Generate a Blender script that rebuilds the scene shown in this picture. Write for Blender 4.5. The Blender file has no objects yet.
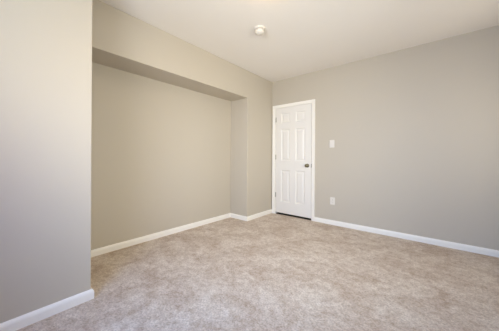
import bpy, bmesh, math
from mathutils import Vector, Matrix

S = bpy.context.scene
COL = S.collection

# ------------------------------------------------------------------ camera
H = 2.5            # ceiling height
D = 3.5536         # far wall plane (y)
XH = -2.383        # header / pier plane (x)
XA = -2.768        # alcove back plane (x)
XL = -1.955        # near left wall plane (x)
YJ = 0.523         # where the near left wall ends
YR = 2.822         # alcove return
ZS = 2.049         # alcove soffit
XR = 0.80          # right wall
YB = -0.60         # rear wall

cam = bpy.data.cameras.new('camera')
co = bpy.data.objects.new('camera', cam)
COL.objects.link(co)
cam.sensor_width = 36.0
cam.sensor_fit = 'HORIZONTAL'
cam.lens = 221.93 / 499 * 36
cam.shift_y = -(165.5 - 157.55) / 499
cam.clip_start = 0.02
co.matrix_world = (Matrix.Translation((0, 0, 1.055)) @ Matrix.Rotation(0.6913, 4, 'Z')
                   @ Matrix.Rotation(math.pi / 2, 4, 'X') @ Matrix.Rotation(0.006, 4, 'Z'))
S.camera = co

# ------------------------------------------------------------------ light
w = bpy.data.worlds.new('world')
S.world = w
w.use_nodes = True
w.node_tree.nodes['Background'].inputs[0].default_value = (0.60, 0.74, 1.0, 1)
w.node_tree.nodes['Background'].inputs[1].default_value = 0.05

def area(name, loc, target, sx, sy, power, colour):
    l = bpy.data.lights.new(name, 'AREA')
    l.shape = 'RECTANGLE'; l.size = sx; l.size_y = sy
    l.energy = power; l.color = colour
    o = bpy.data.objects.new(name, l)
    COL.objects.link(o)
    o.location = loc
    o.rotation_euler = (Vector(target) - Vector(loc)).to_track_quat('-Z', 'Y').to_euler()
    return o

# rear window daylight, split into added fill lights with fitted aims and colours,
# and added fills at two made-up right wall windows; all of them beside or behind the camera
o = area('rear_window_up_fill', (-0.75, YB - 0.08, 1.4), (-0.75, YB + 0.92, 2.4), 1.2, 0.5, 60, (0.448, 0.500, 0.405))
o = area('rear_window_warm_fill', (-0.75, YB - 0.04, 1.4), (-2.0, 3.5, 1.2), 1.1, 1.1, 60, (0.197, 0.176, 0.128))
o.data.spread = math.radians(90)
o = area('rear_window_cool_fill', (-0.75, YB - 0.04, 1.4), (-0.6, 3.2, -0.5), 1.1, 1.1, 60, (0.020, 0.140, 0.345))
o.data.spread = math.radians(110)
area('rear_window_blue_fill', (-0.75, YB - 0.05, 1.4), (-0.75, 3.2, 1.4), 1.1, 1.1, 60, (0.0, 0.005, 0.205))
o = area('right_fill', (XR + 0.08, 1.0, 1.4), (-2.6, 2.5, 1.2), 1.0, 1.1, 60, (0.305, 0.303, 0.262))
o.data.spread = math.radians(100)
area('right_fill_by_door', (XR + 0.04, 2.6, 1.4), (-3, 2.6, 1.4), 1.0, 1.1, 60, (0.175, 0.160, 0.130))
LAMP = 10.0

S.view_settings.view_transform = 'Standard'
S.view_settings.look = 'None'
S.view_settings.gamma = 1.0
S.view_settings.use_curve_mapping = False
S.view_settings.exposure = 0.0

# ------------------------------------------------------------------ materials
def lin(c):
    return tuple(((v / 255) / 12.92 if v / 255 <= 0.04045 else ((v / 255 + 0.055) / 1.055) ** 2.4) for v in c) + (1,)

def mat(name, rgb, rough=0.5, metal=0.0, bump=None, spec=0.5):
    m = bpy.data.materials.new(name); m.use_nodes = True
    nt = m.node_tree; b = nt.nodes['Principled BSDF']
    b.inputs['Base Color'].default_value = lin(rgb)
    b.inputs['Roughness'].default_value = rough
    b.inputs['Metallic'].default_value = metal
    b.inputs['Specular IOR Level'].default_value = spec
    if bump:
        sc, st, dist = bump
        tc = nt.nodes.new('ShaderNodeTexCoord')
        n = nt.nodes.new('ShaderNodeTexNoise'); n.inputs['Scale'].default_value = sc
        n.inputs['Detail'].default_value = 3
        bp = nt.nodes.new('ShaderNodeBump'); bp.inputs['Strength'].default_value = st
        bp.inputs['Distance'].default_value = dist
        nt.links.new(tc.outputs['Object'], n.inputs['Vector'])
        nt.links.new(n.outputs['Fac'], bp.inputs['Height'])
        nt.links.new(bp.outputs['Normal'], b.inputs['Normal'])
    return m

M = {}
M['wall'] = mat('wall_paint', (197, 188, 173), 0.55, bump=(180, 0.05, 0.002), spec=0.3)
M['ceiling'] = mat('ceiling_paint', (242, 237, 230), 0.8, bump=(120, 0.08, 0.002), spec=0.2)
M['trim'] = mat('trim_paint', (247, 243, 235), 0.4)
M['door'] = mat('door_paint', (236, 232, 226), 0.4)
M['plastic'] = mat('white_plastic', (226, 220, 211), 0.6)
M['slot'] = mat('dark_slot', (40, 38, 36), 0.6)
M['grille'] = mat('grey_grille', (190, 186, 180), 0.6)
M['nickel'] = mat('brushed_nickel', (120, 114, 92), 0.3, 1.0)
M['hinge'] = mat('hinge_metal', (170, 164, 150), 0.35, 1.0)
M['dark'] = mat('hall_shade', (40, 36, 32), 0.8)  # hall walls coloured dark to stand for the shade behind the door

def carpet():
    m = bpy.data.materials.new('carpet'); m.use_nodes = True
    nt = m.node_tree; b = nt.nodes['Principled BSDF']; L = nt.links.new
    b.inputs['Roughness'].default_value = 1.0
    b.inputs['Specular IOR Level'].default_value = 0.05
    b.inputs['Sheen Weight'].default_value = 0.15
    b.inputs['Sheen Roughness'].default_value = 0.6
    tc = nt.nodes.new('ShaderNodeTexCoord')
    def noise(scale, detail, rough=0.5, dist=0.0, vec=None):
        n = nt.nodes.new('ShaderNodeTexNoise')
        n.inputs['Scale'].default_value = scale; n.inputs['Detail'].default_value = detail
        n.inputs['Roughness'].default_value = rough; n.inputs['Distortion'].default_value = dist
        L(vec or tc.outputs['Object'], n.inputs['Vector'])
        return n.outputs['Fac']
    def ramp(fac, a, pa, c, pc):
        r = nt.nodes.new('ShaderNodeValToRGB')
        r.color_ramp.elements[0].position = pa; r.color_ramp.elements[0].color = lin(a)
        r.color_ramp.elements[1].position = pc; r.color_ramp.elements[1].color = lin(c)
        L(fac, r.inputs[0]); return r.outputs[0]
    def mix(kind, f, a, c):
        x = nt.nodes.new('ShaderNodeMix'); x.data_type = 'RGBA'; x.blend_type = kind
        x.inputs[0].default_value = f
        L(a, x.inputs[6]); L(c, x.inputs[7]); return x.outputs[2]
    mp = nt.nodes.new('ShaderNodeMapping')
    mp.inputs['Rotation'].default_value = (0, 0, math.radians(35))
    mp.inputs['Scale'].default_value = (1.0, 1.25, 1.0)
    L(tc.outputs['Object'], mp.inputs['Vector'])
    # brushed pile: broad patches, footmarks, tuft speckle
    broad = ramp(noise(3.6, 5, 0.62, 0.8, mp.outputs[0]), (215, 194, 173), 0.38, (239, 225, 208), 0.60)
    mid = ramp(noise(20, 4, 0.70, 0.3), (222, 211, 201), 0.36, (255, 255, 255), 0.58)
    fine = ramp(noise(75, 3, 0.75), (178, 167, 157), 0.36, (255, 255, 255), 0.60)
    c = mix('MULTIPLY', 0.75, broad, mid)
    c = mix('MULTIPLY', 0.58, c, fine)
    L(c, b.inputs['Base Color'])
    bp = nt.nodes.new('ShaderNodeBump'); bp.inputs['Strength'].default_value = 0.7
    bp.inputs['Distance'].default_value = 0.012
    L(noise(110, 4, 0.7), bp.inputs['Height'])
    bp2 = nt.nodes.new('ShaderNodeBump'); bp2.inputs['Strength'].default_value = 0.35
    bp2.inputs['Distance'].default_value = 0.03
    L(noise(14, 3, 0.6, 0.5), bp2.inputs['Height'])
    L(bp.outputs[0], bp2.inputs['Normal'])
    L(bp2.outputs[0], b.inputs['Normal'])
    return m
M['carpet'] = carpet()

# ------------------------------------------------------------------ helpers
def obj(name, bm, m, parent=None, smooth=False, bevel=None):
    me = bpy.data.meshes.new(name)
    bmesh.ops.recalc_face_normals(bm, faces=bm.faces)
    bm.to_mesh(me); bm.free()
    me.materials.append(m)
    if smooth:
        for p in me.polygons: p.use_smooth = True
    o = bpy.data.objects.new(name, me)
    COL.objects.link(o)
    if parent: o.parent = parent
    if bevel:
        md = o.modifiers.new('bevel', 'BEVEL')
        md.width = bevel; md.segments = 3; md.limit_method = 'ANGLE'
    return o

def tag(o, label, cat, kind=None, group=None):
    o['label'] = label; o['category'] = cat
    if kind: o['kind'] = kind
    if group: o['group'] = group
    return o

def empty(name, loc, label, cat, kind=None):
    o = bpy.data.objects.new(name, None)
    COL.objects.link(o); o.location = loc
    return tag(o, label, cat, kind)

def box(bm, x0, x1, y0, y1, z0, z1):
    v = [bm.verts.new(p) for p in ((x0,y0,z0),(x1,y0,z0),(x1,y1,z0),(x0,y1,z0),(x0,y0,z1),(x1,y0,z1),(x1,y1,z1),(x0,y1,z1))]
    for f in ((0,3,2,1),(4,5,6,7),(0,1,5,4),(1,2,6,5),(2,3,7,6),(3,0,4,7)):
        bm.faces.new([v[i] for i in f])

def boxes(*bs):
    bm = bmesh.new()
    for b in bs: box(bm, *b)
    return bm

def prism(poly, mapf, a, b):
    """poly in 2-D, mapf(u, v, t) -> point, swept from t=a to t=b"""
    bm = bmesh.new()
    A = [bm.verts.new(mapf(u, v, a)) for u, v in poly]
    B = [bm.verts.new(mapf(u, v, b)) for u, v in poly]
    n = len(poly)
    for i in range(n): bm.faces.new((A[i], A[(i+1) % n], B[(i+1) % n], B[i]))
    bm.faces.new(A[::-1]); bm.faces.new(B)
    return bm

def lathe(prof, axis='z', seg=40, cap=True):
    """prof: list of (radius, height along axis)"""
    bm = bmesh.new(); rings = []
    for r, h in prof:
        ring = []
        for k in range(seg):
            a = 2 * math.pi * k / seg
            p = (r * math.cos(a), r * math.sin(a), h)
            if axis == 'y': p = (p[0], -h, p[1])      # axis pointing to -y (into the room from the far wall)
            ring.append(bm.verts.new(p))
        rings.append(ring)
    for i in range(len(rings) - 1):
        for k in range(seg):
            bm.faces.new((rings[i][k], rings[i][(k+1) % seg], rings[i+1][(k+1) % seg], rings[i+1][k]))
    if cap:
        bm.faces.new(rings[0]); bm.faces.new(rings[-1])
    return bm

def sweep(path, prof):
    """baseboard: prof (offset from wall, z) swept with mitres along a floor polyline; the room lies to the right of it"""
    bm = bmesh.new(); rings = []
    P = [Vector(p) for p in path]
    def nrm(a, b):
        d = (b - a).normalized(); return Vector((d.y, -d.x))
    for i, p in enumerate(P):
        if i == 0: off = nrm(P[0], P[1])
        elif i == len(P) - 1: off = nrm(P[-2], P[-1])
        else:
            a, b = nrm(P[i-1], p), nrm(p, P[i+1])
            off = (a + b) / (1 + a.dot(b))
        rings.append([bm.verts.new((p.x + off.x * t, p.y + off.y * t, z)) for t, z in prof])
    n = len(prof)
    for i in range(len(rings) - 1):
        for k in range(n):
            bm.faces.new((rings[i][k], rings[i][(k+1) % n], rings[i+1][(k+1) % n], rings[i+1][k]))
    bm.faces.new(rings[0]); bm.faces.new(rings[-1])
    return bm

# ------------------------------------------------------------------ room shell
T = 0.12
o = obj('floor', boxes((XA - T, XR + T, YB - T, D + 0.6, -0.1, 0)), M['carpet'])
tag(o, 'beige brushed pile carpet covering the whole bedroom floor', 'carpet', 'structure')
o = obj('ceiling', boxes((XA - T, XR + T, YB - T, D + 0.6, H, H + 0.1)), M['ceiling'])
tag(o, 'flat off white painted ceiling', 'ceiling', 'structure')

# far wall with the doorway
DX0, DX1, DZ = XH + 0.083, XH + 0.813, 2.0
o = obj('wall_far', prism([(XA - T, 0), (DX0, 0), (DX0, DZ), (DX1, DZ), (DX1, 0), (XR + T, 0), (XR + T, H), (XA - T, H)],
                          lambda u, v, t: (u, t, v), D, D + T), M['wall'])
tag(o, 'greige wall with the white door, switch and outlet', 'wall', 'structure')
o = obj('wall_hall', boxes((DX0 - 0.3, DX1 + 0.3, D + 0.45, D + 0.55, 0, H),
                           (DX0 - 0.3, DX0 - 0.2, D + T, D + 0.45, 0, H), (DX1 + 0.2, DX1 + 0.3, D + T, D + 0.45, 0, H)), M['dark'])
tag(o, 'hallway walls coloured dark as shade, glimpsed under the closed door', 'wall', 'structure')

# alcove back, header with pier, near left wall block
o = obj('wall_alcove', boxes((XA - T, XA, YJ - 0.3, D, 0, H)), M['wall'])
tag(o, 'greige back wall of the long shallow alcove', 'wall', 'structure')
o = obj('wall_header', prism([(YJ, ZS), (YR, ZS), (YR, 0), (D, 0), (D, H), (YJ, H)],
                             lambda u, v, t: (t, u, v), XA, XH), M['wall'], bevel=0.004)
tag(o, 'greige header over the alcove with the narrow wall beside the door', 'wall', 'structure')
o = obj('wall_left', boxes((XA, XL, YB - T, YJ, 0, H)), M['wall'], bevel=0.005)
tag(o, 'projecting left wall nearest the camera, ending at the alcove', 'wall', 'structure')

# right and rear walls with window openings
def wall_open(name, mapf, a0, a1, holes, z0, z1, t0, t1, label):
    bm = bmesh.new()
    spans, u = [], a0
    for w0, w1 in holes:
        spans += [(u, w0, 0, H), (w0, w1, 0, z0), (w0, w1, z1, H)]; u = w1
    spans.append((u, a1, 0, H))
    for u0, u1, q0, q1 in spans:
        p = [mapf(u0, t0), mapf(u1, t1)]
        box(bm, min(p[0][0], p[1][0]), max(p[0][0], p[1][0]), min(p[0][1], p[1][1]), max(p[0][1], p[1][1]), q0, q1)
    return tag(obj(name, bm, M['wall']), label, 'wall', 'structure')
REAR_W = [(-1.35, -0.15)]
RIGHT_W = [(0.45, 1.55), (2.05, 3.15)]  # made-up windows, placed to hold the right fill lights
WZ0, WZ1 = 0.8, 2.0
wall_open('wall_rear', lambda u, t: (u, t), XL, XR + T, REAR_W, WZ0, WZ1, YB - T, YB, 'rear wall with a window, behind the camera')
wall_open('wall_right', lambda u, t: (t, u), YB, D, RIGHT_W, WZ0, WZ1, XR, XR + T, 'unseen right wall with two added windows, beside the camera')

def window(name, mapf, u0, u1, z0, z1, label):
    bm = bmesh.new(); f = 0.045
    def b(ua, ub, za, zb, ta, tb):
        p, q = mapf(ua, ta), mapf(ub, tb)
        box(bm, min(p[0], q[0]), max(p[0], q[0]), min(p[1], q[1]), max(p[1], q[1]), za, zb)
    b(u0, u0 + f, z0, z1, 0.03, 0.09); b(u1 - f, u1, z0, z1, 0.03, 0.09)
    b(u0 + f, u1 - f, z0, z0 + f, 0.03, 0.09); b(u0 + f, u1 - f, z1 - f, z1, 0.03, 0.09)
    zc = (z0 + z1) / 2
    b(u0 + f, u1 - f, zc - 0.02, zc + 0.02, 0.03, 0.08)
    return tag(obj(name, bm, M['trim']), label, 'window', 'structure')
window('window_1', lambda u, t: (u, YB - t), *REAR_W[0], WZ0, WZ1, 'white window frame in the rear wall')
window('added_window_2', lambda u, t: (XR + t, u), *RIGHT_W[0], WZ0, WZ1, 'white window frame added in the unseen right wall, nearer the camera')
window('added_window_3', lambda u, t: (XR + t, u), *RIGHT_W[1], WZ0, WZ1, 'white window frame added in the unseen right wall, nearer the door')

# baseboards
BH, BT = 0.071, 0.017
PROF = [(0, 0), (BT, 0), (BT, BH - 0.022), (BT - 0.003, BH - 0.010), (BT - 0.008, BH - 0.002), (0, BH)]
o = obj('baseboard_left', sweep([(XL, YB), (XL, YJ), (XA, YJ)], PROF), M['trim'])
tag(o, 'white baseboard wrapping the end of the near left wall', 'baseboard', 'structure')
o = obj('baseboard_alcove', sweep([(XA, YJ + BT), (XA, YR), (XH, YR), (XH, D)], PROF), M['trim'])
tag(o, 'white baseboard along the alcove and round its corner to the door', 'baseboard', 'structure')
o = obj('baseboard_far', sweep([(XH + 0.862, D), (XR, D)], PROF), M['trim'])
tag(o, 'white baseboard running right from the door', 'baseboard', 'structure')
o = obj('baseboard_right', sweep([(XR, D - BT), (XR, YB)], PROF), M['trim'])
tag(o, 'white baseboard on the right wall', 'baseboard', 'structure')
o = obj('baseboard_rear', sweep([(XR - BT, YB), (XL + BT, YB)], PROF), M['trim'])
tag(o, 'white baseboard on the rear wall', 'baseboard', 'structure')

# ------------------------------------------------------------------ door
CX0, CX1, CZ, CW = XH + 0.022, XH + 0.862, 2.036, 0.056
def casing():
    # stepped casing profile swept round the opening (three mitred runs)
    prof = [(0, 0), (0, 0.009), (0.010, 0.013), (0.034, 0.015), (0.046, 0.017), (CW, 0.017), (CW, 0)]   # (from inner edge outward, depth)
    bm = bmesh.new(); rings = []
    xi0, xi1, zi = CX0 + CW, CX1 - CW, CZ - CW
    for sx, sz, x, z in ((-1, 0, xi0, 0), (-1, 1, xi0, zi), (1, 1, xi1, zi), (1, 0, xi1, 0)):
        rings.append([bm.verts.new((x + sx * u, D - d, z + sz * u)) for u, d in prof])
    n = len(prof)
    for i in range(3):
        for k in range(n):
            bm.faces.new((rings[i][k], rings[i][(k+1) % n], rings[i+1][(k+1) % n], rings[i+1][k]))
    bm.faces.new(rings[0]); bm.faces.new(rings[-1])
    return bm
o = obj('trim_1', casing(), M['trim'])
tag(o, 'white casing around the closed bedroom door', 'door casing', 'structure')
LX0, LX1, LZ0, LZ1 = XH + 0.096, XH + 0.799, 0.034, 1.978
o = obj('trim_2', boxes((DX0, LX0 - 0.003, D - 0.004, D + T, 0, DZ), (LX1 + 0.004, DX1, D - 0.004, D + T, 0, DZ),
                        (LX0 - 0.003, LX1 + 0.004, D - 0.004, D + T, LZ1 + 0.004, DZ)), M['trim'])
tag(o, 'white door jamb lining the doorway', 'door jamb', 'structure')

LF = D - 0.004      # leaf front
LT = 0.036
def leaf():
    bm = bmesh.new()
    W = LX1 - LX0
    st, mu = 0.112, 0.110
    pw = (W - 2 * st - mu) / 2
    xs = [0, st, st + pw, st + pw + mu, W - st, W]
    zs = [0, 0.205, 0.795, 0.965, 1.545, 1.655, 1.840, LZ1 - LZ0]
    vg = {}
    def v(x, z, d=0.0):
        k = (round(x, 5), round(z, 5), round(d, 5))
        if k not in vg: vg[k] = bm.verts.new((LX0 + x, LF + d, LZ0 + z))
        return vg[k]
    for i in range(5):
        for j in range(7):
            x0, x1, z0, z1 = xs[i], xs[i+1], zs[j], zs[j+1]
            if i in (1, 3) and j in (1, 3, 5):
                loops = []
                for ins, d in ((0, 0), (0.006, 0.004), (0.014, 0.010), (0.026, 0.010), (0.052, 0.003)):
                    loops.append([v(x0+ins, z0+ins, d), v(x1-ins, z0+ins, d), v(x1-ins, z1-ins, d), v(x0+ins, z1-ins, d)])
                for a, b in zip(loops, loops[1:]):
                    for k in range(4): bm.faces.new((a[k], a[(k+1) % 4], b[(k+1) % 4], b[k]))
                bm.faces.new(loops[-1])
            else:
                bm.faces.new((v(x0, z0), v(x1, z0), v(x1, z1), v(x0, z1)))
    # edges and back of the slab
    Z = LZ1 - LZ0
    per = [(x, 0) for x in xs] + [(W, z) for z in zs[1:]] + [(x, Z) for x in xs[-2::-1]] + [(0, z) for z in zs[-2:0:-1]]
    f = [v(*p) for p in per]; b = [v(p[0], p[1], LT) for p in per]
    n = len(per)
    for k in range(n): bm.faces.new((f[k], f[(k+1) % n], b[(k+1) % n], b[k]))
    bm.faces.new(b)
    return bm
door = obj('door_1', leaf(), M['door'])
tag(door, 'closed white six panel door in the far corner', 'door', 'structure')

# knob (rose, neck, ball)
kx, kz = XH + 0.730, 0.923
kn = obj('door_knob', lathe([(0.0325, 0), (0.0325, 0.004), (0.029, 0.008), (0.014, 0.010), (0.011, 0.016), (0.011, 0.028),
                             (0.017, 0.032), (0.0245, 0.039), (0.0275, 0.048), (0.0265, 0.056), (0.020, 0.063), (0.010, 0.066), (0.003, 0.0665)], 'y', 32),
         M['nickel'], door, smooth=True)
kn.location = (kx, LF, kz); kn['label'] = 'round brushed metal door knob'
o = obj('strike_plate', boxes((LX1 + 0.001, LX1 + 0.010, LF - 0.006, LF + 0.02, kz - 0.030, kz + 0.030)), M['nickel'], door)
o['label'] = 'metal strike plate beside the knob'
hp = None
for z in (1.766, 1.066, 0.359):
    if hp is None:
        bm = lathe([(0.0048, -0.042), (0.0048, 0.042)], 'z', 12)
        for q in (-0.046, 0.042): 
            bmesh.ops.create_cone(bm, cap_ends=True, segments=12, radius1=0.004, radius2=0.004, depth=0.004, matrix=Matrix.Translation((0, 0, q + 0.002)))
        box(bm, -0.006, -0.001, 0.002, 0.006, -0.042, 0.042)
        box(bm, 0.001, 0.006, 0.002, 0.006, -0.042, 0.042)
        h = hp = obj('hinge', bm, M['hinge'], door)
        h['label'] = 'metal hinge knuckle on the door edge'
    else:
        h = hp.copy(); COL.objects.link(h); h.parent = door
    h.location = (LX0 - 0.0015, LF - 0.006, z)

o = obj('gap_shade_strip', boxes((LX0 - 0.002, LX1 + 0.003, D + 0.004, D + 0.30, 0.0, 0.006)), mat('gap_shade', (46, 36, 28), 0.7))  # dark strip painted in place of the shade under the leaf
tag(o, 'dark strip standing in for shade in the gap under the door', 'shade strip', 'structure')

# ------------------------------------------------------------------ light switch and outlet on the far wall
def plate(bm, w, h, d=0.006):
    r = 0.004
    prof = [(0, 0), (0, d - 0.003), (0.0025, d)]
    loops = []
    for ins, dd in prof:
        hw, hh = w / 2 - ins, h / 2 - ins
        loops.append([bm.verts.new(p) for p in ((-hw+r, -dd, -hh), (hw-r, -dd, -hh), (hw, -dd, -hh+r), (hw, -dd, hh-r),
                                                 (hw-r, -dd, hh), (-hw+r, -dd, hh), (-hw, -dd, hh-r), (-hw, -dd, -hh+r))])
    for a, b in zip(loops, loops[1:]):
        for k in range(8): bm.faces.new((a[k], a[(k+1) % 8], b[(k+1) % 8], b[k]))
    bm.faces.new(loops[0]); bm.faces.new(loops[-1])

sx, sz = XH + 1.143, 1.281
sw = empty('light_switch', (sx, D, sz), 'white rocker light switch plate on the wall right of the door, above the outlet', 'light switch')
bm = bmesh.new(); plate(bm, 0.076, 0.122); obj('cover_plate', bm, M['plastic'], sw)
# rocker: tilted paddle in two slopes
obj('rocker', prism([(-0.033, -0.005), (0.033, -0.005), (0.033, -0.0075), (0.0, -0.0085), (-0.033, -0.0115)],
                    lambda u, v, t: (t, v, u), -0.0165, 0.0165), M['plastic'], sw)
def screw(parent, x, z):
    s = obj('screw', lathe([(0.0032, 0), (0.0032, 0.0008), (0.0015, 0.0014)], 'y', 12), M['plastic'], parent)
    s.location = (x, -0.0058, z)
screw(sw, 0, 0.048); screw(sw, 0, -0.048)

ox, oz = XH + 1.157, 0.374
ou = empty('wall_outlet', (ox, D, oz), 'white duplex power outlet low on the wall right of the door', 'power outlet')
bm = bmesh.new(); plate(bm, 0.073, 0.117); obj('cover_plate', bm, M['plastic'], ou)
for s in (1, -1):
    poly = []
    for k in range(24):
        a = 2 * math.pi * k / 24
        poly.append((0.0172 * math.cos(a), max(-0.0135, min(0.0135, 0.0172 * math.sin(a)))))
    rc = obj('receptacle', prism(poly, lambda u, v, t: (u, -t, v + s * 0.0197), 0.005, 0.0078), M['plastic'], ou)
    obj('slot', boxes((-0.0075, -0.0055, -0.0081, -0.006, s*0.0197, s*0.0197+0.008), (0.0055, 0.0075, -0.0081, -0.006, s*0.0197+0.001, s*0.0197+0.0075),
                      (-0.0022, 0.0022, -0.0081, -0.006, s*0.0197-0.009, s*0.0197-0.0045)), M['slot'], rc)
screw(ou, 0, 0)

# ------------------------------------------------------------------ smoke detector
sd = empty('smoke_detector', (-1.502, 1.980, H), 'round white smoke detector on the ceiling near the ceiling light', 'smoke detector')
obj('mounting_base', lathe([(0.061, 0), (0.061, -0.010), (0.058, -0.016), (0.045, -0.017)], 'z', 48), M['plastic'], sd, smooth=False)
obj('cover', lathe([(0.046, -0.016), (0.046, -0.026), (0.051, -0.028), (0.051, -0.046), (0.047, -0.055), (0.036, -0.062), (0.020, -0.066), (0.004, -0.0665)], 'z', 48),
    M['plastic'], sd, smooth=True)
bm = bmesh.new()
for k in range(16):
    a = 2 * math.pi * k / 16
    bmesh.ops.create_cube(bm, size=1, matrix=Matrix.Rotation(a, 4, 'Z') @ Matrix.Translation((0.0462, 0, -0.0215)) @ Matrix.Diagonal((0.001, 0.012, 0.006, 1)))
o = obj('vent', bm, M['grille'], sd); o['label'] = 'ring of narrow grey vent openings'
o = obj('test_button', lathe([(0.010, -0.063), (0.010, -0.0685), (0.008, -0.0695)], 'z', 24), M['plastic'], sd)
o.location = (0.012, -0.012, 0.0)

# ------------------------------------------------------------------ ceiling light, just above the frame
cl = empty('ceiling_light', (-1.050, 1.476, H), 'round flush ceiling light with a frosted glass dome', 'ceiling light')
obj('fixture_base', lathe([(0.120, 0), (0.120, -0.012), (0.115, -0.016)], 'z', 48), M['nickel'], cl, smooth=False)
gm = bpy.data.materials.new('frosted_glow'); gm.use_nodes = True
gb = gm.node_tree.nodes['Principled BSDF']
gb.inputs['Base Color'].default_value = (0.9, 0.88, 0.84, 1)
gb.inputs['Emission Color'].default_value = (1.0, 0.68, 0.40, 1)
gb.inputs['Emission Strength'].default_value = LAMP
obj('glass_shade', lathe([(0.140, -0.014), (0.149, -0.020), (0.150, -0.030), (0.143, -0.043), (0.122, -0.056), (0.088, -0.066), (0.045, -0.071), (0.005, -0.072)], 'z', 48),
    gm, cl, smooth=True)
